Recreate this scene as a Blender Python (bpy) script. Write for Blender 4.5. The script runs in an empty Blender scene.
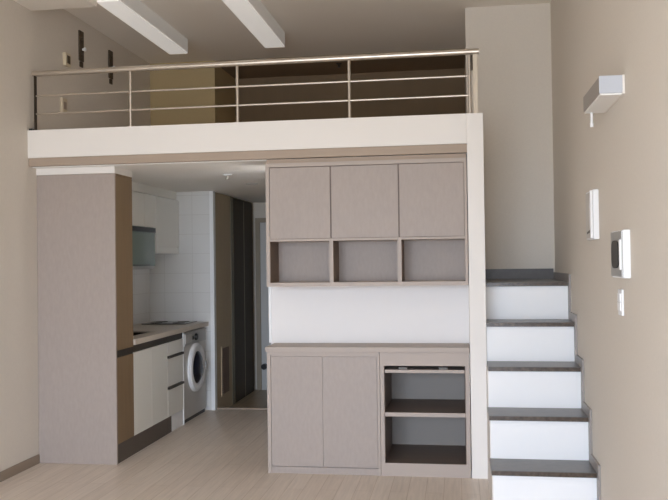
import bpy, bmesh, math, random
from mathutils import Vector, Matrix
random.seed(4)
SC = bpy.context.scene
COL = SC.collection

# ------------------------------------------------------------------ materials
def srgb(r, g, b):
    f = lambda c: (c / 255 / 12.92) if c / 255 <= .04045 else ((c / 255 + .055) / 1.055) ** 2.4
    return (f(r), f(g), f(b), 1)

def mat(name, col, rough=.6, metal=0, noise=0, nscale=30, stretch=(1, 1, 1), bump=0, spec=.5, coat=0, col2=None):
    m = bpy.data.materials.new(name); m.use_nodes = True
    nt = m.node_tree; b = nt.nodes['Principled BSDF']
    b.inputs['Base Color'].default_value = col
    b.inputs['Roughness'].default_value = rough
    b.inputs['Metallic'].default_value = metal
    b.inputs['Specular IOR Level'].default_value = spec
    b.inputs['Coat Weight'].default_value = coat
    if noise or bump:
        tc = nt.nodes.new('ShaderNodeTexCoord'); mp = nt.nodes.new('ShaderNodeMapping')
        mp.inputs['Scale'].default_value = stretch
        nt.links.new(tc.outputs['Object'], mp.inputs['Vector'])
        n = nt.nodes.new('ShaderNodeTexNoise'); n.inputs['Scale'].default_value = nscale
        n.inputs['Detail'].default_value = 5
        nt.links.new(mp.outputs['Vector'], n.inputs['Vector'])
        if noise:
            mx = nt.nodes.new('ShaderNodeMix'); mx.data_type = 'RGBA'
            c2 = col2 or tuple(c * (1 - noise) for c in col[:3]) + (1,)
            c1 = col if col2 else tuple(min(1, c * (1 + noise)) for c in col[:3]) + (1,)
            rm = nt.nodes.new('ShaderNodeMapRange')
            rm.inputs['From Min'].default_value = .3; rm.inputs['From Max'].default_value = .7
            nt.links.new(n.outputs['Fac'], rm.inputs['Value'])
            nt.links.new(rm.outputs['Result'], mx.inputs['Factor'])
            mx.inputs['A'].default_value = c2; mx.inputs['B'].default_value = c1
            nt.links.new(mx.outputs['Result'], b.inputs['Base Color'])
        if bump:
            bp = nt.nodes.new('ShaderNodeBump'); bp.inputs['Strength'].default_value = bump
            bp.inputs['Distance'].default_value = .002
            nt.links.new(n.outputs['Fac'], bp.inputs['Height'])
            nt.links.new(bp.outputs['Normal'], b.inputs['Normal'])
    return m

def brick_mat(name, c1, c2, mortar, bw, rh, msize, rough, axes, scale=1.0, offset=.5, spec=.5, grain=0):
    """brick texture on object coordinates; axes picks which world axes run along / across"""
    m = bpy.data.materials.new(name); m.use_nodes = True
    nt = m.node_tree; b = nt.nodes['Principled BSDF']
    b.inputs['Roughness'].default_value = rough; b.inputs['Specular IOR Level'].default_value = spec
    tc = nt.nodes.new('ShaderNodeTexCoord'); sp = nt.nodes.new('ShaderNodeSeparateXYZ'); cb = nt.nodes.new('ShaderNodeCombineXYZ')
    nt.links.new(tc.outputs['Object'], sp.inputs[0])
    nt.links.new(sp.outputs[axes[0]], cb.inputs[0]); nt.links.new(sp.outputs[axes[1]], cb.inputs[1])
    t = nt.nodes.new('ShaderNodeTexBrick'); t.offset = offset
    t.inputs['Scale'].default_value = scale; t.inputs['Brick Width'].default_value = bw; t.inputs['Row Height'].default_value = rh
    t.inputs['Mortar Size'].default_value = msize; t.inputs['Mortar Smooth'].default_value = .3
    t.inputs['Color1'].default_value = c1; t.inputs['Color2'].default_value = c2; t.inputs['Mortar'].default_value = mortar
    nt.links.new(cb.outputs[0], t.inputs['Vector'])
    out = t.outputs['Color']
    if grain:
        mp = nt.nodes.new('ShaderNodeMapping'); mp.inputs['Scale'].default_value = (2.5, 40, 1)
        nt.links.new(cb.outputs[0], mp.inputs['Vector'])
        n = nt.nodes.new('ShaderNodeTexNoise'); n.inputs['Scale'].default_value = 1.5; n.inputs['Detail'].default_value = 6
        nt.links.new(mp.outputs[0], n.inputs['Vector'])
        mx = nt.nodes.new('ShaderNodeMix'); mx.data_type = 'RGBA'; mx.blend_type = 'MULTIPLY'
        mx.inputs['Factor'].default_value = grain
        nt.links.new(out, mx.inputs['A']); nt.links.new(n.outputs['Color'], mx.inputs['B'])
        hs = nt.nodes.new('ShaderNodeRGBToBW'); nt.links.new(n.outputs['Color'], hs.inputs[0])
        mr = nt.nodes.new('ShaderNodeMapRange'); mr.inputs['From Min'].default_value = .3; mr.inputs['From Max'].default_value = .7
        mr.inputs['To Min'].default_value = .7; mr.inputs['To Max'].default_value = 1.1
        nt.links.new(hs.outputs[0], mr.inputs['Value']); nt.links.new(mr.outputs[0], mx.inputs['B'])
        out = mx.outputs['Result']
    nt.links.new(out, b.inputs['Base Color'])
    return m

M = dict(
    wallpaper=mat('beige_wallpaper', srgb(217, 209, 198), .85, noise=.015, nscale=60, bump=.05, spec=.2),
    ceilpaper=mat('ceiling_paper', srgb(238, 231, 221), .9, spec=.1),
    ceilwhite=mat('white_ceiling_paint', srgb(243, 240, 234), .85, spec=.2),
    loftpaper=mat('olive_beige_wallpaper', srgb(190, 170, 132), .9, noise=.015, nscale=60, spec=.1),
    recess_dark=mat('dark_recess_brown', srgb(140, 120, 97), .8, noise=.04, nscale=8, stretch=(1, 1, .1), spec=.1),  # dark brown for the back and ceiling of the loft recess
    white=mat('white_paint', srgb(233, 228, 222), .55, spec=.3),
    riser=mat('white_riser_board', srgb(240, 240, 240), .45, spec=.4),
    trim=mat('taupe_trim', srgb(168, 150, 133), .6, noise=.03, nscale=20, stretch=(.2, 1, 1)),
    greige=mat('greige_linen_laminate', srgb(166, 154, 146), .5, noise=.035, nscale=55, stretch=(1, 1, .35), spec=.35),
    greige_edge=mat('greige_edge_band', srgb(176, 163, 153), .5, spec=.35),
    darklam=mat('dark_brown_laminate', srgb(112, 96, 86), .5, noise=.05, nscale=30, stretch=(.1, 1, 1), spec=.3),
    grooved=mat('shadow_grey_laminate', srgb(120, 106, 98), .6),
    tall_side_shade=mat('shaded_brown_laminate', srgb(136, 114, 88), .5, noise=.05, nscale=25, stretch=(1, 1, .1), spec=.3),  # shading of the kitchen-facing side put into the brown, plus wood grain
    kitchen=mat('cream_gloss_door', srgb(234, 232, 224), .3, spec=.5),
    kitchen_top=mat('beige_worktop', srgb(205, 193, 178), .35, noise=.04, nscale=80),
    channel=mat('dark_bronze_channel', srgb(72, 66, 58), .4, metal=.4),
    kick=mat('dark_kickboard', srgb(92, 82, 74), .5, spec=.4),
    marble=mat('brown_marble', srgb(100, 96, 93), .3, noise=.12, nscale=22, spec=.3),
    marble_edge=mat('brown_marble_edge', srgb(78, 66, 56), .25, noise=.4, nscale=40),
    skirt=mat('grey_marble_skirting', srgb(150, 142, 136), .4, noise=.06, nscale=20),
    baseb=mat('taupe_baseboard', srgb(146, 130, 114), .5, noise=.04, nscale=15, stretch=(1, .2, 1)),
    steel=mat('satin_steel', srgb(205, 196, 184), .32, metal=.85),
    steel_dark=mat('dark_steel', srgb(70, 60, 50), .4, metal=.6),
    plastic=mat('white_plastic', srgb(238, 238, 238), .4, spec=.5),
    plastic_daylit=mat('daylit_white_metal', srgb(192, 196, 204), .45),  # daylight on the wall lamp's near end put into the cool tint
    lampside=mat('pale_grey_metal', srgb(205, 200, 194), .5), tube_side=mat('glow_opal_side', srgb(215, 212, 208), .5),
    diffuser=mat('opal_diffuser', srgb(240, 238, 234), .5), tube_diffuser=mat('glow_opal_diffuser', srgb(240, 238, 234), .5),
    silver=mat('silver_plastic', srgb(176, 174, 170), .4, metal=.3),
    washer=mat('washer_silver', srgb(200, 196, 190), .4, metal=.15),
    black=mat('black_plastic', srgb(28, 27, 26), .3),
    blackglass=mat('black_glass', srgb(18, 18, 20), .08, spec=.6),
    glassdark=mat('dark_door_glass', srgb(30, 32, 46), .12, spec=.6),
    tint=mat('green_tinted_glass', srgb(122, 138, 130), .15, spec=.6),
    hookdark=mat('dark_brown_wood', srgb(76, 62, 46), .6),
    wallpost=mat('pale_beige_metal', srgb(206, 194, 176), .45), socket=mat('aged_beige_plastic', srgb(214, 200, 174), .5), catch=mat('dull_grey_metal', srgb(120, 116, 110), .6),
    lining=mat('brown_grey_side_shade', srgb(134, 116, 102), .6, spec=.2), lamp_side_shade=mat('shaded_grey_metal', srgb(156, 149, 142), .5),  # both tones carry the shade of side faces in their colour
    foyer=None, tile=None, floor=None,
    beigepanel=mat('olive_beige_panel', srgb(184, 166, 138), .6, noise=.03, nscale=20, stretch=(1, 1, .1)),
    darkdoor=mat('dark_wenge_panel', srgb(70, 58, 40), .55, noise=.12, nscale=20, stretch=(1, 1, .08), spec=.2),
    olive=mat('olive_strip', srgb(120, 110, 88), .5),
    doorgrey=mat('pale_grey_door', srgb(196, 194, 190), .5),
    doorframe=mat('taupe_door_frame', srgb(150, 136, 116), .5),
)
_b = M['tube_diffuser'].node_tree.nodes['Principled BSDF']
_b.inputs['Emission Color'].default_value = (1, .97, .93, 1); _b.inputs['Emission Strength'].default_value = .16  # weak glow added to brighten the underside of the fixtures
_b = M['tube_side'].node_tree.nodes['Principled BSDF']
_b.inputs['Emission Color'].default_value = (1, .97, .93, 1); _b.inputs['Emission Strength'].default_value = .05  # weaker glow added to brighten the fixture sides
M['tile'] = brick_mat('white_wall_tile', srgb(225, 224, 221), srgb(222, 221, 218), srgb(213, 211, 207), .3, .2, .004, .25, (0, 2), offset=0, spec=.5)
M['tile_side'] = brick_mat('white_wall_tile_side', srgb(225, 224, 221), srgb(222, 221, 218), srgb(213, 211, 207), .3, .2, .004, .25, (1, 2), offset=0, spec=.5)
M['floor'] = brick_mat('pale_wood_laminate', srgb(224, 211, 198), srgb(218, 204, 190), srgb(200, 183, 166), 1.2, .115, .0025, .4, (1, 0), spec=.35, grain=.5)
M['foyer'] = brick_mat('beige_foyer_tile', srgb(176, 158, 132), srgb(170, 152, 126), srgb(140, 124, 102), .3, .3, .006, .35, (0, 1), offset=0)

# ------------------------------------------------------------------ mesh helpers
class MB:
    def __init__(s): s.bm = bmesh.new()
    def box(s, x0, x1, y0, y1, z0, z1, bev=0, rot=None):
        r = bmesh.ops.create_cube(s.bm, size=1)
        vs = r['verts']
        mtx = Matrix.Translation(((x0 + x1) / 2, (y0 + y1) / 2, (z0 + z1) / 2))
        if rot: mtx = mtx @ rot
        mtx = mtx @ Matrix.Diagonal((x1 - x0, y1 - y0, z1 - z0, 1))
        bmesh.ops.transform(s.bm, matrix=mtx, verts=vs)
        if bev:
            es = list({e for v in vs for e in v.link_edges})
            bmesh.ops.bevel(s.bm, geom=es, offset=bev, segments=2, profile=.7, affect='EDGES')
        return s
    def cyl(s, p0, p1, r, seg=16, r2=None):
        p0, p1 = Vector(p0), Vector(p1); d = p1 - p0
        q = bmesh.ops.create_cone(s.bm, cap_ends=True, segments=seg, radius1=r, radius2=r if r2 is None else r2, depth=d.length)
        mtx = Matrix.Translation((p0 + p1) / 2) @ d.to_track_quat('Z', 'Y').to_matrix().to_4x4()
        bmesh.ops.transform(s.bm, matrix=mtx, verts=q['verts'])
        return s
    def prism(s, pts, axis, a0, a1):
        """polygon pts extruded along axis ('X': pts are (y,z); 'Y': (x,z); 'Z': (x,y))"""
        mk = {'X': lambda p, a: (a, p[0], p[1]), 'Y': lambda p, a: (p[0], a, p[1]), 'Z': lambda p, a: (p[0], p[1], a)}[axis]
        A = [s.bm.verts.new(mk(p, a0)) for p in pts]; B = [s.bm.verts.new(mk(p, a1)) for p in pts]
        n = len(pts)
        s.bm.faces.new(A); s.bm.faces.new(B[::-1])
        for i in range(n): s.bm.faces.new((A[i], B[i], B[(i + 1) % n], A[(i + 1) % n]))
        return s
    def lathe(s, c, axis, prof, seg=48):
        """prof: list of (radius, distance along axis); axis a unit Vector"""
        axis = Vector(axis).normalized(); q = axis.to_track_quat('Z', 'Y'); c = Vector(c)
        rings = []
        for r, h in prof:
            rings.append([s.bm.verts.new(c + q @ Vector((r * math.cos(2 * math.pi * i / seg), r * math.sin(2 * math.pi * i / seg), h))) for i in range(seg)])
        for a, b in zip(rings, rings[1:]):
            for i in range(seg): s.bm.faces.new((a[i], a[(i + 1) % seg], b[(i + 1) % seg], b[i]))
        s.bm.faces.new(rings[0][::-1]); s.bm.faces.new(rings[-1])
        return s

def root_of(o):
    while o.parent: o = o.parent
    return o

def obj(name, mb, m, parent=None, label=None, cat=None, group=None, kind=None, smooth=False):
    bm = mb.bm
    bmesh.ops.recalc_face_normals(bm, faces=bm.faces)
    if parent is None:
        xs = [v.co.x for v in bm.verts]; ys = [v.co.y for v in bm.verts]; zs = [v.co.z for v in bm.verts]
        org = Vector(((min(xs) + max(xs)) / 2, (min(ys) + max(ys)) / 2, min(zs)))
        if kind == 'structure': org = Vector((0, 0, 0))
    else:
        org = root_of(parent).location.copy()
    bmesh.ops.translate(bm, vec=-org, verts=bm.verts)
    me = bpy.data.meshes.new(name); bm.to_mesh(me); bm.free()
    me.materials.append(m)
    if smooth:
        for p in me.polygons: p.use_smooth = True
        me.set_sharp_from_angle(angle=math.radians(35))
    o = bpy.data.objects.new(name, me); COL.objects.link(o)
    if parent is None: o.location = org
    else: o.parent = parent
    tag(o, label, cat, group, kind)
    return o

def tag(o, label=None, cat=None, group=None, kind=None):
    if label: o['label'] = label
    if cat: o['category'] = cat
    if group: o['group'] = group
    if kind: o['kind'] = kind

def thing(name, loc, label, cat, group=None):
    o = bpy.data.objects.new(name, None); COL.objects.link(o)
    o.location = loc; o.empty_display_size = .05
    tag(o, label, cat, group)
    return o

def B(*a, **k): return MB().box(*a, **k)
def S(name, mb, m, parent=None, **k): return obj(name, mb, m, parent, kind=None if parent else 'structure', **k)

# ------------------------------------------------------------------ measured planes (metres; camera stands at x=0, y=0)
XL, XR = -3.175, .782          # left and right wall
YB = 5.781                     # front of beam, pillar and wall unit
XP0, XP1 = .071, .183          # pillar
XK = -2.548                    # front of the kitchen run
YF = -2.2                      # window wall behind the camera
ZC = 3.605                     # main ceiling
ZK = 2.238                     # ceiling under the loft
YE = 9.95                      # end of the corridor

# ------------------------------------------------------------------ shell
S('floor', B(XL - .15, XR + .15, YF - .15, 8.3, -.12, 0), M['floor'])
S('floor_foyer', B(-2.70, -1.2, 8.3, YE + .1, -.18, -.06), M['foyer'])
S('trim_1', B(-2.476, -1.38, 8.27, 8.33, -.06, .012, bev=.003), M['trim'])
S('wall_left', B(XL - .15, XL, YF - .15, 9.25, 0, ZC + .1), M['wallpaper'])
S('wall_right', B(XR, XR + .15, YF - .15, 7.12, 0, ZC + .1), M['wallpaper'])
S('ceiling', B(XL, XR, YF, 9.1, ZC, ZC + .1), M['ceilpaper'])
S('ceiling_soffit', B(XL, -2.648, YF, 5.85, 3.432, ZC), M['ceilpaper'])
S('wall_stair', B(.088, XR, 6.98, 7.12, 0, ZC), M['wallpaper'])
# window wall behind the camera, with one wide balcony opening
wf = MB()
wf.box(XL, -2.75, YF - .15, YF, 0, ZC); wf.box(.36, XR, YF - .15, YF, 0, ZC)
wf.box(-2.75, .36, YF - .15, YF, 2.55, ZC); wf.box(-2.75, .36, YF - .15, YF, 0, .12)
S('wall_front', wf, M['wallpaper'])
wn = MB()
for x0, x1 in ((-2.75, -2.69), (.30, .36), (-1.225, -1.165)): wn.box(x0, x1, YF - .12, YF - .04, .12, 2.55)
wn.box(-2.75, .36, YF - .12, YF - .04, .12, .18); wn.box(-2.75, .36, YF - .12, YF - .04, 2.49, 2.55)
S('window_1', wn, M['plastic'])
# beam, pillar, loft
S('beam', B(XL, XP0, YB, 5.93, 2.304, 2.512, bev=.003), M['white'])
S('pillar', B(XP0, XP1, YB, 6.20, 0, 2.512, bev=.003), M['white'])
S('wall_stair_left', B(XP0, XP1, 6.20, 6.98, 0, 2.42), M['white'])
S('trim_2', B(XL, XP0, YB + .012, YB + .06, 2.243, 2.304, bev=.004), M['trim'])
S('ceiling_kitchen', B(XL, XP0, YB + .065, YE, ZK, ZK + .06), M['ceilwhite'])
S('floor_loft', B(XL, .10, 5.93, 9.1, ZK + .06, 2.42), M['floor'])
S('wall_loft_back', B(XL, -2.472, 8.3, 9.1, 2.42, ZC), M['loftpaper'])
S('wall_loft_recess', B(XL, .3, 9.1, 9.25, 2.42, ZC + .1), M['recess_dark'])
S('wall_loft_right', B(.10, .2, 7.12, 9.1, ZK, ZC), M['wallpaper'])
S('ceiling_recess_shade', B(-2.472, .10, 8.32, 9.1, 3.585, ZC), M['recess_dark'])  # dark sheet added; shade of the recess ceiling put into its colour
# kitchen and corridor
S('wall_kitchen', B(XL, -2.476, 8.2, 8.26, 0, ZK), M['tile'])
S('wall_kitchen_tile', B(XL, XL + .012, 6.27, 8.2, .905, 2.15), M['tile_side'])
S('trim_7', B(-2.512, -2.472, 8.192, 8.268, 0, ZK, bev=.002), M['plastic'])
S('wall_corridor', B(-2.62, -2.50, 8.26, YE, -.06, ZK), M['beigepanel'])
d = S('door_2', B(-2.50, -2.476, 8.265, 8.85, -.06, ZK - .005, bev=.002), M['beigepanel'])
vg = MB(); vg.box(-2.476, -2.468, 8.43, 8.72, .10, .62)
obj('vent_grille_frame', vg, M['beigepanel'], d)
vs = MB()
for i in range(22): vs.box(-2.468, -2.462, 8.455, 8.695, .125 + i * .0215, .135 + i * .0215)
vs.box(-2.4682, -2.4672, 8.45, 8.70, .12, .60)
obj('vent_louvre', vs, mat('grille_brown', srgb(120, 100, 86), .6), d)
S('trim_3', B(-2.50, -2.470, 8.855, 8.95, -.06, ZK - .005, bev=.002), M['olive'])
d = S('door_3', B(-2.50, -2.480, 8.955, 9.83, -.06, ZK - .01), M['darkdoor'])
obj('sliding_panel', B(-2.48, -2.468, 8.957, 9.385, -.05, ZK - .03, bev=.002), M['darkdoor'], d)
obj('sliding_panel', B(-2.48, -2.474, 9.40, 9.828, -.05, ZK - .03, bev=.002), M['darkdoor'], d)
obj('edge_strip', B(-2.48, -2.466, 9.383, 9.403, -.05, ZK - .03), M['olive'], d, label='pale vertical edge strip between the two dark panels')
S('wall_corridor_right', B(-1.38, -1.28, 6.42, YE, -.06, ZK), M['wallpaper'])
S('wall_end', B(-2.70, -1.2, YE, YE + .12, -.06, ZK + .06), M['wallpaper'])
d = S('door_1', B(-2.40, -1.52, YE - .03, YE, -.06, 1.99), M['doorgrey'])
fr = MB(); fr.box(-2.455, -2.40, YE - .06, YE, -.06, 2.045); fr.box(-1.52, -1.465, YE - .06, YE, -.06, 2.045); fr.box(-2.40, -1.52, YE - .06, YE, 1.99, 2.045)
obj('door_frame', fr, M['doorframe'], d)
obj('door_stop', MB().cyl((-2.36, YE - .03, .23), (-2.36, YE - .09, .23), .035), M['black'], d, label='black round fitting low on the pale door')
# partition behind the wall unit
S('wall_partition', B(-1.398, XP0, 6.09, 6.20, .8635, ZK), mat('white_panel', srgb(235, 232, 230), .6, spec=.3))
S('trim_4', B(-1.413, -1.394, 6.082, 6.205, .8975, ZK, bev=.003), M['plastic'])
S('baseboard_left', B(XL, XL + .012, YF, 5.905, 0, .068, bev=.002), M['baseb'])
S('baseboard_right', B(XR - .012, XR, YF, 4.86, 0, .068, bev=.002), M['skirt'])
S('trim_5', B(-3.17, -2.862, 6.26, 8.198, 2.156, ZK, bev=.002), M['kitchen'])   # filler over the kitchen wall cabinets
S('trim_6', B(XL, -2.545, 5.905, 6.255, 2.188, ZK, bev=.002), M['white'])         # filler over the tall cabinet

# ------------------------------------------------------------------ staircase
YS, TR, RI = 4.944, .2811, .2671
st = thing('staircase', (.48, YS, 0), 'white staircase with brown marble treads rising between the pillar and the right wall', 'staircase')
front = [YS + k * TR for k in range(5)]; top = [(k + 1) * RI for k in range(5)]
XS0, XS1 = XP1 + .001, XR - .013
for k in range(5):
    yb = front[k + 1] + .022 if k < 4 else 6.966
    obj('riser', B(XS0, XS1, front[k] + .018, front[k] + .038, top[k - 1] if k else 0, top[k] - .03, bev=.001), M['riser'], st)
    ov = .010 if front[k] < YB - .3 else 0
    yb2 = min(yb, 6.966)
    t = MB()
    if ov and front[k] + TR < YB:
        t.box(XS0 - ov, XS1, front[k], yb2, top[k] - .03, top[k], bev=.003)
    else:
        t.box(XS0, XS1, front[k], yb2, top[k] - .03, top[k], bev=.003)
    tr = obj('tread', t, M['marble'], st)
    obj('nosing', B(XS0 - (ov if front[k] + TR < YB else 0) + .002, XS1 - .002, front[k] - .0025, front[k] + .004, top[k] - .028, top[k] - .003), M['marble_edge'], tr, label='dark polished front edge of the tread')
# left side wall of the steps that stand in front of the pillar
pts = [(YB - .001, 0), (front[0] + .02, 0)]
for k in range(3):
    pts += [(front[k] + .02, top[k] - .031), (min(front[k + 1] + .02, YB - .001), top[k] - .031)]
pts2 = [p for i, p in enumerate(pts) if i == 0 or p != pts[i - 1]]
obj('stringer', MB().prism(pts2, 'X', XS0 - .006, XS0 + .02), M['white'], st)
# stepped marble skirting on the right wall and the landing
sk = [(front[0] - .05, 0)]
for k in range(5):
    sk += [(front[k] - .05, top[k] + .055)]
    sk += [((front[k + 1] - .05) if k < 4 else 6.968, top[k] + .055)]
sk += [(6.968, top[4] - .02)]
for k in range(4, -1, -1):
    sk += [(front[k] + .03, top[k] - .02)]
    if k: sk += [(front[k] + .03, top[k - 1] - .02)]
sk += [(front[0] + .03, 0)]
obj('wall_skirting', MB().prism(sk, 'X', XR - .013, XR - .0005), M['skirt'], st)
obj('landing_skirting', B(XS0, XS1, 6.966, 6.979, top[4] - .02, top[4] + .085, bev=.002), M['marble'], st)

# ------------------------------------------------------------------ loft railing
rl = thing('loft_railing', (-1.5, 5.84, 2.512), 'metal loft railing with a round handrail and two thin bars above the white beam', 'railing')
YR = 5.83
obj('handrail', MB().cyl((-3.155, YR, 2.946), (.165, YR, 2.950), .021, 20), M['steel'], rl, smooth=True)
for z in (2.777, 2.641):
    obj('bar', MB().cyl((-3.135, YR, z), (.098, YR, z + .004), .0075, 12), M['steel'], rl, smooth=True)
for x in (-2.383, -1.568, -.749):
    obj('post', MB().cyl((x, YR, 2.513), (x, YR, 2.93), .0105, 14).cyl((x, YR, 2.513), (x, YR, 2.519), .024, 18), M['steel'], rl, smooth=True)
obj('end_post', B(-3.142, -3.129, YR - .012, YR + .012, 2.513, 2.93, bev=.003), M['steel_dark'], rl, label='dark flat end post beside the left wall')
obj('foot_bracket', B(-3.172, -3.146, YR - .035, YR + .02, 2.512, 2.528, bev=.003), M['black'], rl, label='small black foot bracket')
obj('end_post', MB().cyl((.097, YR, 2.513), (.097, YR, 2.93), .0115, 14), M['steel'], rl, smooth=True)
e = obj('end_post', B(.120, .152, YR - .02, YR + .02, 2.513, 2.93, bev=.004), M['wallpost'], rl, label='broad pale end post over the pillar')
obj('bracket', B(.1085, .120, YR - .012, YR + .012, 2.82, 2.925, bev=.003), M['steel_dark'], e, label='dark bracket under the handrail end')

# ------------------------------------------------------------------ ceiling lights
def ceiling_light(x0, x1, y1, label):
    y0 = 5.15 if x0 > -2 else 5.87
    y0 = 5.5 if x0 > -2 else 5.853
    t = thing('ceiling_light', ((x0 + x1) / 2, (y0 + y1) / 2, 3.47), label, 'ceiling light', 'long box lights on the ceiling')
    obj('housing', B(x0, x1, y0, y1, 3.482, ZC - .001, bev=.003), M['tube_side'], t)
    obj('diffuser', B(x0 + .004, x1 - .004, y0 + .004, y1 - .004, 3.468, 3.4825, bev=.003), M['tube_diffuser'], t)
    return t
ceiling_light(-2.660, -2.478, 7.46, 'long pale box light on the ceiling, the one nearer the left wall')
ceiling_light(-1.727, -1.538, 7.41, 'long pale box light on the ceiling, the one nearer the middle of the loft')

# ------------------------------------------------------------------ wall unit: upper cabinet
YU = YB + .003
uc = thing('upper_cabinet', (-.64, 5.94, 1.326), 'greige wall cabinet with three doors over three open cubbyholes, above white splashback', 'cabinet')
UX0, UX1, UZ0, UZ1, UY1 = -1.356, .066, 1.326, 2.207, 6.088
c = MB()
c.box(UX0, UX0 + .026, YU, UY1, UZ0, UZ1); c.box(UX1 - .018, UX1, YU, UY1, UZ0, UZ1)
c.box(UX0 + .026, UX1 - .018, YU, UY1, UZ0, UZ0 + .028)
c.box(UX0 + .026, UX1 - .018, YU, UY1, UZ1 - .028, UZ1)
obj('carcass', c, M['greige_edge'], uc)
obj('side_shade', B(UX0 + .0261, UX0 + .0285, YU + .006, UY1 - .02, UZ0 + .028, 1.648), M['lining'], uc, label='brown-grey painted shade on the inner side of the left cubbyhole')  # added sheet; shade of the inner side put into its brown
obj('top_filler', B(UX0 + .004, UX1 - .002, YU + .025, UY1, UZ1, ZK), M['trim'], uc)
obj('middle_board', B(UX0 + .026, UX1 - .018, YU + .004, UY1 - .02, 1.648, 1.664), M['greige_edge'], uc)
for x0, x1 in ((-.899, -.873), (-.418, -.391)):
    dv = obj('divider', B(x0, x1, YU + .006, UY1 - .02, UZ0 + .028, 1.648), M['lining'], uc, label='upright between two cubbyholes, brown-grey from painted shade')  # shade of the cubbyhole sides painted as a browner upright
    obj('edge_band', B(x0, x1, YU, YU + .006, UZ0 + .028, 1.648), M['greige_edge'], dv, label='pale front edge of the upright')
    obj('divider', B(x0 + .004, x1 - .004, YU + .024, UY1 - .02, 1.664, UZ1 - .028), M['grooved'], uc)
obj('back_panel', B(UX0 + .026, UX1 - .018, UY1 - .02, UY1 - .005, UZ0 + .028, UZ1 - .028), M['greige'], uc)
obj('door_backing', B(UX0 + .027, UX1 - .019, YU + .0115, YU + .0225, 1.6645, UZ1 - .029), M['grooved'], uc)
for x0, x1 in ((-1.327, -.891), (-.881, -.410), (-.400, .045)):
    obj('door', B(x0, x1, YU + .002, YU + .011, 1.667, 2.174, bev=.0015), M['greige'], uc)

# ------------------------------------------------------------------ wall unit: base cabinets and worktop
BY0, BY1 = YB + .006, 6.40
bc = thing('base_cabinet', (-.96, 6.1, 0), 'greige two-door base cabinet at the left end of the worktop', 'cabinet')
BX0, BX1 = -1.362, -.556
c = MB()
c.box(BX0, BX0 + .026, BY0, BY1, 0, .862); c.box(BX1 - .016, BX1, BY0, BY1, 0, .862)
c.box(BX0 + .026, BX1 - .016, BY0, BY1, .84, .862); c.box(BX0 + .026, BX1 - .016, BY0 + .02, BY1, .04, .06)
c.box(BX0 + .026, BX1 - .016, BY1 - .015, BY1, .06, .84)
obj('carcass', c, M['greige_edge'], bc)
obj('door_backing', B(BX0 + .027, BX1 - .017, BY0 + .0085, BY0 + .0195, .062, .8395), M['greige_edge'], bc)
obj('kickboard', B(BX0 + .027, BX1 - .017, BY0 + .008, BY0 + .026, 0, .047), M['greige'], bc)
obj('door', B(BX0 + .031, -.9625, BY0 + .001, BY0 + .008, .055, .829, bev=.0015), M['greige'], bc)
obj('door', B(-.9555, BX1 - .020, BY0 + .001, BY0 + .008, .055, .829, bev=.0015), M['greige'], bc)

oc = thing('open_shelf_cabinet', (-.25, 6.1, 0), 'greige open cabinet with two shelves and a pull-out tray slot beside the pillar', 'cabinet')
OX0, OX1 = -.553, .064
c = MB()
c.box(OX0, -.526, BY0, BY1, 0, .862); c.box(.037, OX1, BY0, BY1, 0, .862)
c.box(-.526, .037, BY0, BY0 + .03, .768, .862); c.box(-.526, .037, BY0 + .03, BY1, .845, .862)
obj('carcass', c, M['greige_edge'], oc)
obj('back_panel', B(-.526, .037, BY1 - .018, BY1, .09, .845), mat('pale_grey_board', srgb(144, 136, 128), .6), oc)
obj('inner_side', B(-.526, -.522, BY0 + .02, BY1 - .018, .09, .768), M['darklam'], oc, label='dark brown inner side lining')
obj('inner_side', B(.033, .037, BY0 + .02, BY1 - .018, .09, .768), M['darklam'], oc, label='dark brown inner side lining')
obj('bottom_shelf', B(-.522, .033, BY0 + .004, BY1 - .018, .072, .092), M['darklam'], oc, label='dark brown bottom shelf')
obj('plinth', B(-.526, .037, BY0 + .002, BY0 + .02, 0, .0905, bev=.001), M['greige_edge'], oc)
sh = obj('shelf', B(-.522, .033, BY0 + .018, BY1 - .018, .415, .440), M['darklam'], oc, label='dark brown middle shelf')
obj('edge_band', B(-.522, .033, BY0 + .012, BY0 + .018, .413, .441), M['greige_edge'], sh, label='pale front edge of the shelf')
ty = obj('pull_out_tray', B(-.520, .031, BY0 + .012, BY1 - .12, .717, .739, bev=.002), M['greige_edge'], oc)
for x in (-.395, -.115):
    obj('tray_runner', B(x - .03, x + .03, BY0 + .03, BY0 + .05, .740, .754, bev=.003), M['catch'], ty, label='small metal catch in the dark slot')
wt = obj('worktop', B(-1.372, .067, YB - .008, 6.088, .8635, .8965, bev=.003), M['greige_edge'],
         label='greige worktop across both base cabinets left of the pillar', cat='worktop')

# ------------------------------------------------------------------ kitchen: tall cabinet
tc = thing('tall_cabinet', (-2.86, 6.08, 0), 'tall greige cabinet against the left wall at the kitchen entrance', 'cabinet')
obj('side_panel', B(XL + .002, XK, 5.911, 5.931, 0, 2.187, bev=.001), M['greige'], tc)
obj('carcass', B(XL + .002, XK - .022, 5.932, 6.250, .0, 2.187), M['grooved'], tc)
obj('upper_door', B(XK - .021, XK - .001, 5.933, 6.249, .850, 2.172, bev=.002), M['tall_side_shade'], tc)  # darker than the greige panel: side shading painted into the door
obj('lower_door', B(XK - .021, XK - .001, 5.933, 6.249, .146, .795, bev=.002), M['tall_side_shade'], tc)
obj('top_rail', B(XK - .021, XK - .001, 5.933, 6.249, 2.174, 2.187), M['tall_side_shade'], tc)
obj('finger_channel', B(XK - .021, XK - .006, 5.933, 6.249, .797, .848), M['channel'], tc)
obj('kickboard', B(XK - .021, XK - .006, 5.933, 6.249, 0, .142), M['kick'], tc)

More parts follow.
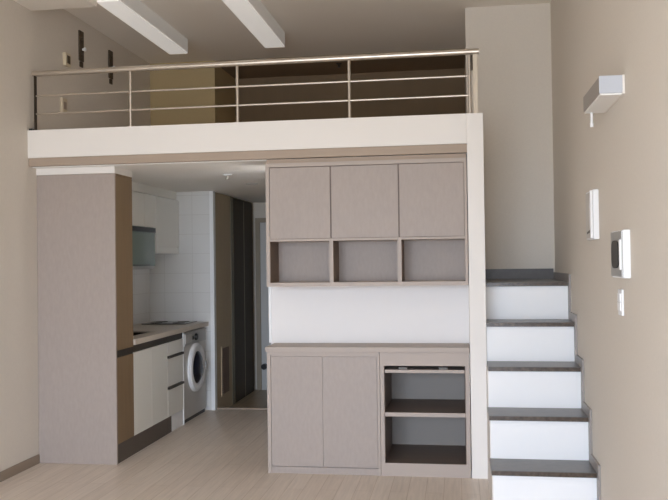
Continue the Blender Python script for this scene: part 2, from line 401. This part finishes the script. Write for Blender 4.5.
# kitchen: base units
sb = thing('sink_base_cabinet', (-2.86, 6.64, 0), 'cream two-door kitchen base cabinet under the sink beside the tall cabinet', 'cabinet')
obj('carcass', B(XL + .014, XK - .022, 6.254, 7.018, .142, .700), M['kitchen'], sb)
obj('top_rail', B(XK - .06, XK - .022, 6.254, 7.018, .700, .858), M['channel'], sb)
obj('door', B(XK - .021, XK - .001, 6.256, 6.634, .146, .800, bev=.002), M['kitchen'], sb)
obj('door', B(XK - .021, XK - .001, 6.638, 7.016, .146, .800, bev=.002), M['kitchen'], sb)
obj('finger_channel', B(XK - .021, XK - .006, 6.256, 7.018, .804, .856), M['channel'], sb)
obj('kickboard', B(XK - .028, XK - .006, 6.254, 7.018, 0, .142), M['kick'], sb)
db = thing('drawer_cabinet', (-2.86, 7.23, 0), 'cream three-drawer kitchen cabinet between the sink cabinet and the washing machine', 'cabinet')
obj('carcass', B(XL + .014, XK - .022, 7.022, 7.436, .142, .858), M['kitchen'], db)
for z0, z1 in ((.684, .800), (.412, .660), (.146, .386)):
    dr = obj('drawer', B(XK - .021, XK - .001, 7.026, 7.436, z0, z1, bev=.002), M['kitchen'], db)
    if z0 < .6: obj('drawer_handle', B(XK - .018, XK + .014, 7.030, 7.425, z1 + .001, z1 + .022, bev=.003), M['channel'], dr)
obj('finger_channel', B(XK - .021, XK - .006, 7.022, 7.436, .804, .856), M['channel'], db)
obj('kickboard', B(XK - .028, XK - .006, 7.022, 7.12, 0, .142), M['kick'], db)
obj('foot_panel', B(XK - .028, XK - .006, 7.121, 7.436, 0, .142), M['plastic'], db)
obj('end_panel', B(XL + .014, XK + .002, 7.438, 7.456, 0, .860, bev=.001), M['plastic'], db, label='white end panel beside the washing machine')
# worktop with a sink cut-out: built as four slabs in one mesh
k = MB(); WX0, WX1, WZ0, WZ1 = XL + .013, XK + .014, .862, .905
SX0, SX1, SY0, SY1 = -3.03, -2.655, 6.42, 6.95
k.box(WX0, SX0, 6.253, 8.198, WZ0, WZ1); k.box(SX1, WX1, 6.253, 8.198, WZ0, WZ1)
k.box(SX0, SX1, 6.253, SY0, WZ0, WZ1); k.box(SX0, SX1, SY1, 8.198, WZ0, WZ1)
obj('kitchen_worktop', k, M['kitchen_top'], label='beige kitchen worktop running along the left wall over the washing machine', cat='worktop')
sk_ = thing('kitchen_sink', ((SX0 + SX1) / 2, (SY0 + SY1) / 2, .72), 'dark steel sink set into the kitchen worktop beside the tall cabinet', 'sink')
q = MB(); g = .003
q.box(SX0 + g, SX0 + .012, SY0 + g, SY1 - g, .72, .9); q.box(SX1 - .012, SX1 - g, SY0 + g, SY1 - g, .72, .9)
q.box(SX0 + .012, SX1 - .012, SY0 + g, SY0 + .012, .72, .9); q.box(SX0 + .012, SX1 - .012, SY1 - .012, SY1 - g, .72, .9)
q.box(SX0 + .012, SX1 - .012, SY0 + .012, SY1 - .012, .72, .728)
obj('bowl', q, M['steel_dark'], sk_)
r = MB()
r.box(SX0 - .012, SX0 + .008, SY0 - .012, SY1 + .012, .9055, .909); r.box(SX1 - .008, SX1 + .012, SY0 - .012, SY1 + .012, .9055, .909)
r.box(SX0 + .008, SX1 - .008, SY0 - .012, SY0 + .008, .9055, .909); r.box(SX0 + .008, SX1 - .008, SY1 - .008, SY1 + .012, .9055, .909)
obj('rim', r, M['steel'], sk_)
ct = thing('cooktop', (-2.86, 7.96, .9055), 'flat black glass cooktop at the far end of the kitchen worktop', 'cooktop')
obj('glass_top', B(-3.09, -2.64, 7.78, 8.15, .9065, .9145, bev=.002), M['blackglass'], ct)
for x, y in ((-2.98, 7.90), (-2.75, 7.90), (-2.98, 8.05), (-2.75, 8.05)):
    obj('burner_ring', MB().lathe((x, y, .9146), (0, 0, 1), [(.06, 0), (.06, .002), (.05, .003), (.02, .003)], 28), M['steel_dark'], ct, smooth=True)

# washing machine
wm = thing('washing_machine', (-2.85, 7.79, 0), 'silver front-loading washing machine under the worktop beside the white tiled wall', 'washing machine')
WY0, WY1 = 7.472, 8.135
obj('body', B(-3.13, XK - .004, WY0, WY1, .035, .848, bev=.008), M['washer'], wm)
obj('base_gap', B(-3.10, XK - .014, WY0 + .01, WY1 - .01, .0, .036), M['black'], wm)
obj('control_panel', B(XK - .006, XK + .004, WY0 + .006, WY1 - .006, .725, .842, bev=.004), M['silver'], wm)
obj('detergent_drawer', B(XK + .003, XK + .008, WY0 + .02, WY0 + .20, .745, .825, bev=.002), M['washer'], wm)
obj('dial', MB().lathe((XK + .003, 7.80, .785), (1, 0, 0), [(.034, 0), (.034, .006), (.028, .02), (.01, .021)], 28), M['black'], wm, smooth=True)
obj('display', B(XK + .003, XK + .006, 7.70, 7.745, .765, .80), M['black'], wm)
dz = (XK - .004, 7.80, .49)
dg = obj('door', MB().lathe(dz, (1, 0, 0), [(.235, 0), (.235, .018), (.222, .034), (.19, .042), (.165, .034), (.155, .02), (.155, 0)], 56), M['plastic'], wm, smooth=True)
obj('door_glass', MB().lathe((dz[0] + .012, dz[1], dz[2]), (1, 0, 0), [(.156, 0), (.155, .014), (.12, .035), (.06, .044), (.01, .046)], 48), M['glassdark'], dg, smooth=True)
obj('door_handle', B(dz[0] + .02, dz[0] + .05, 7.995, 8.03, .45, .53, bev=.008), M['silver'], dg)

# kitchen wall cabinets
XW = -2.84
w1 = thing('kitchen_wall_cabinet', (-3.0, 6.9, 1.84), 'cream kitchen wall cabinet with short doors above the glass-fronted dish dryer', 'cabinet')
obj('carcass', B(XL + .013, XW - .021, 6.262, 7.538, 1.842, 2.150), M['kitchen'], w1)
for y0, y1 in ((6.262, 6.575), (6.58, 6.925), (6.93, 7.245), (7.25, 7.536)):
    obj('door', B(XW - .02, XW, y0, y1, 1.842, 2.147, bev=.002), M['kitchen'], w1)
w2 = thing('kitchen_wall_cabinet', (-3.0, 7.87, 1.60), 'cream kitchen wall cabinet with a taller door next to the tiled end wall', 'cabinet')
obj('carcass', B(XL + .013, XW - .021, 7.542, 8.197, 1.605, 2.150), M['kitchen'], w2)
obj('side_panel', B(XW - .021, XW + .004, 7.540, 7.556, 1.600, 2.150), M['kitchen'], w2)
obj('door', B(XW - .02, XW, 7.559, 8.195, 1.665, 2.147, bev=.002), M['kitchen'], w2)
obj('light_rail', B(XW - .02, XW - .003, 7.559, 8.195, 1.602, 1.660, bev=.002), M['kitchen'], w2)
dd = thing('dish_dryer', (-3.0, 7.2, 1.45), 'green glass-fronted dish dryer under the short kitchen wall cabinet', 'dish dryer')
obj('body', B(XL + .013, XW - .012, 6.95, 7.52, 1.452, 1.838, bev=.003), M['silver'], dd)
obj('top_trim', B(XW - .012, XW + .006, 6.95, 7.518, 1.795, 1.838, bev=.003), M['black'], dd)
gd = obj('glass_door', B(XW - .012, XW, 6.955, 7.515, 1.482, 1.794, bev=.002), M['tint'], dd)
obj('door_handle', B(XW, XW + .008, 6.98, 7.36, 1.486, 1.498), M['black'], gd)

# ceiling fittings under the loft
sp = thing('sprinkler_head', (-1.888, 6.674, ZK), 'small round sprinkler head on the white ceiling under the loft', 'sprinkler')
obj('rose', MB().lathe((-1.888, 6.674, ZK - .001), (0, 0, -1), [(.036, 0), (.034, .006), (.016, .012)], 28), M['plastic'], sp, smooth=True)
obj('nozzle', MB().cyl((-1.888, 6.674, ZK - .012), (-1.888, 6.674, ZK - .038), .009).cyl((-1.888, 6.674, ZK - .038), (-1.888, 6.674, ZK - .042), .02), M['steel'], sp, smooth=True)
obj('ceiling_spot', MB().lathe((-1.892, 7.521, ZK - .0005), (0, 0, -1), [(.06, 0), (.058, .006), (.045, .008), (.04, .004)], 32), M['lampside'], smooth=True,
    label='flat round ceiling fitting further back under the loft near the corridor', cat='ceiling light')
obj('sprinkler_head', MB().lathe((-1.21, 8.6, 3.5845), (0, 0, -1), [(.03, 0), (.028, .008), (.012, .014), (.012, .04), (.02, .042)], 24), M['steel_dark'], smooth=True,
    label='small dark sprinkler head on the ceiling over the dark loft recess', cat='sprinkler')

# ------------------------------------------------------------------ left wall of the loft
def hook_strip(y, z0, z1, label):
    t = thing('hook_rail', (XL, y, z0), label, 'hook rail', 'dark hook rails on the loft wall')
    s_ = MB(); s_.box(XL + .001, XL + .014, y - .04, y + .04, z0 + .05, z1, bev=.003); s_.box(XL + .001, XL + .012, y - .025, y + .03, z0, z0 + .045, bev=.003)
    obj('backboard', s_, M['hookdark'], t)
    for zz in (z0 + .23, z0 + .10):
        obj('hook', MB().box(XL + .014, XL + .034, y - .02, y - .005, zz, zz + .02, bev=.002), M['hookdark'], t)
    obj('knob', MB().lathe((XL + .012, y + .015, (z0 + z1) / 2 - .0), (1, 0, 0), [(.010, 0), (.010, .012), (.018, .018), (.018, .028), (.008, .034)], 20), M['plastic'], t, smooth=True, label='white round knob')
hook_strip(6.675, 3.193, 3.503, 'narrow dark upright rail with a white knob on the loft wall, nearer the railing')
hook_strip(7.285, 3.177, 3.486, 'narrow dark upright rail with a white knob on the loft wall, farther behind the handrail')
t = thing('wall_switch', (XL, 6.40, 3.135), 'small box switch on the loft wall just above the handrail', 'wall switch')
obj('plate', B(XL + .001, XL + .030, 6.35, 6.44, 3.135, 3.240, bev=.003), M['socket'], t)
obj('rocker', B(XL + .030, XL + .034, 6.37, 6.42, 3.155, 3.22, bev=.001), M['hookdark'], t, label='dark patch, painted shade of the side face')  # shade of the box's side face painted as a dark patch
t = thing('wall_socket', (XL, 6.34, 2.74), 'small pale socket plate on the loft wall between the railing bars', 'wall socket')
obj('plate', B(XL + .001, XL + .022, 6.30, 6.38, 2.74, 2.86, bev=.003), M['socket'], t)
obj('insert', B(XL + .022, XL + .024, 6.315, 6.365, 2.77, 2.83), M['trim'], t)

# ------------------------------------------------------------------ right wall
t = thing('wall_lamp', (.73, 4.27, 2.265), 'white box wall lamp with a pull switch high on the right wall', 'wall lamp')
obj('housing', B(.669, .772, 4.033, 4.535, 2.276, 2.355, bev=.002), M['lamp_side_shade'], t)  # shade of the lamp's side put into a greyer metal
obj('daylit_end', B(.667, .772, 4.022, 4.0325, 2.274, 2.356, bev=.002), M['plastic_daylit'], t, label='near end of the lamp, painted paler for the daylight on it')  # added piece; daylight on the near end put into its paler colour
obj('diffuser', B(.673, .770, 4.032, 4.530, 2.266, 2.2765, bev=.002), M['diffuser'], t)
obj('mounting_plate', B(.772, XR, 4.020, 4.540, 2.268, 2.357, bev=.001), M['white'], t)
ps = obj('pull_switch', MB().cyl((.705, 4.50, 2.266), (.705, 4.50, 2.192), .007, 14).cyl((.705, 4.50, 2.21), (.705, 4.50, 2.19), .0095, 14), M['plastic'], t, smooth=True)

t = thing('door_phone', (XR, 4.92, 1.605), 'white wall door phone with a hooked handset, upper left of the wall fittings', 'door phone')
obj('base', B(.750, XR - .0005, 4.79, 5.05, 1.606, 1.886, bev=.006), M['plastic'], t)
obj('face_plate', B(.7465, .7505, 4.80, 5.04, 1.616, 1.876, bev=.0015), M['lampside'], t)
hs = MB().prism([(4.788, 1.612), (4.788, 1.880), (4.806, 1.878), (4.810, 1.84), (4.836, 1.79), (4.840, 1.73), (4.832, 1.68), (4.812, 1.65), (4.806, 1.614)], 'X', .734, .7465)
obj('handset', hs, M['plastic'], t)
cg = MB().prism([(4.837, 1.80), (4.862, 1.76), (4.866, 1.70), (4.850, 1.665), (4.833, 1.675), (4.841, 1.73)], 'X', .7440, .7465)
obj('handset_shadow', cg, M['channel'], t, label='painted shadow behind the handset')  # dark shape painted in for the shadow beside the handset
obj('cradle_hook', MB().prism([(4.845, 1.668), (4.99, 1.650), (4.99, 1.640), (4.845, 1.652)], 'X', .7440, .7465), M['channel'], t, label='dark slot below the handset')

t = thing('intercom_panel', (XR, 4.09, 1.405), 'silver intercom panel with a black oval screen, above the light switch', 'intercom')
obj('housing', B(.748, XR - .0005, 3.952, 4.235, 1.405, 1.630, bev=.006), M['plastic'], t)
obj('face_plate', B(.742, .7485, 3.962, 4.228, 1.412, 1.624, bev=.002), M['silver'], t)
pts = []
for i in range(32):
    a = 2 * math.pi * i / 32; ca, sa = math.cos(a), math.sin(a)
    pts.append((4.10 + .085 * math.copysign(abs(ca) ** .6, ca), 1.517 + .066 * math.copysign(abs(sa) ** .6, sa)))
obj('screen', MB().prism(pts, 'X', .736, .7425), M['black'], t, label='black rounded screen')
obj('side_grip', B(.734, .7425, 3.964, 3.984, 1.445, 1.585, bev=.003), M['plastic'], t)

t = thing('light_switch', (XR, 4.18, 1.22), 'white light switch plate below the intercom on the right wall', 'light switch')
obj('plate', B(.771, XR - .0005, 4.13, 4.225, 1.222, 1.348, bev=.003), M['plastic'], t)
obj('rocker', B(.765, .7715, 4.145, 4.21, 1.245, 1.285, bev=.002), M['plastic'], t)
obj('rocker', B(.765, .7715, 4.145, 4.21, 1.288, 1.328, bev=.002), M['plastic'], t)

# ------------------------------------------------------------------ daylight
w = bpy.data.worlds.new('World'); SC.world = w; w.use_nodes = True
nt = w.node_tree; bg = nt.nodes['Background']
tcn = nt.nodes.new('ShaderNodeTexCoord'); sx = nt.nodes.new('ShaderNodeSeparateXYZ')
nt.links.new(tcn.outputs['Generated'], sx.inputs[0])
rp = nt.nodes.new('ShaderNodeValToRGB')
mr = nt.nodes.new('ShaderNodeMapRange'); mr.inputs['From Min'].default_value = -1; mr.inputs['From Max'].default_value = 1
nt.links.new(sx.outputs['Z'], mr.inputs['Value']); nt.links.new(mr.outputs[0], rp.inputs[0])
el = rp.color_ramp.elements
el[0].position = .0; el[0].color = (.30, .33, .37, 1)
el[1].position = .46; el[1].color = (.47, .51, .55, 1)
a = el.new(.52); a.color = (.73, .86, 1.06, 1)
b_ = el.new(1.0); b_.color = (.80, .94, 1.18, 1)
nt.links.new(rp.outputs['Color'], bg.inputs['Color'])
bg.inputs['Strength'].default_value = 9.0
L = bpy.data.lights.new('window_portal', 'AREA'); L.shape = 'RECTANGLE'; L.size = 3.1; L.size_y = 2.43
L.cycles.is_portal = True
lo = bpy.data.objects.new('window_portal', L); COL.objects.link(lo)
lo.location = (-1.195, YF - .16, 1.335); lo.rotation_euler = (math.radians(90), 0, 0)   # faces +Y, into the room

# ------------------------------------------------------------------ camera
f, yaw, pit, rol = 828.4033, .1487, .0152, .0130
F = Vector((-math.sin(yaw) * math.cos(pit), math.cos(yaw) * math.cos(pit), math.sin(pit)))
U = Vector((math.sin(yaw) * math.sin(pit), -math.cos(yaw) * math.sin(pit), math.cos(pit)))
R = Vector((math.cos(yaw), math.sin(yaw), 0))
c_, s_ = math.cos(rol), math.sin(rol)
R2 = c_ * R - s_ * U; U2 = s_ * R + c_ * U
cam = bpy.data.cameras.new('camera'); cam.sensor_width = 36; cam.lens = f / 668 * 36; cam.shift_y = -1 / 668
cam.clip_start = .05
co = bpy.data.objects.new('camera', cam); COL.objects.link(co)
mw = Matrix(((R2.x, U2.x, -F.x, 0), (R2.y, U2.y, -F.y, 0), (R2.z, U2.z, -F.z, 1.5), (0, 0, 0, 1)))
co.matrix_world = mw
SC.camera = co

SC.view_settings.view_transform = 'Standard'; SC.view_settings.look = 'None'
SC.view_settings.gamma = 1; SC.view_settings.use_curve_mapping = False
SC.view_settings.exposure = 1.0
SC.cycles.max_bounces = 12; SC.cycles.diffuse_bounces = 8
SC.cycles.use_denoising = True
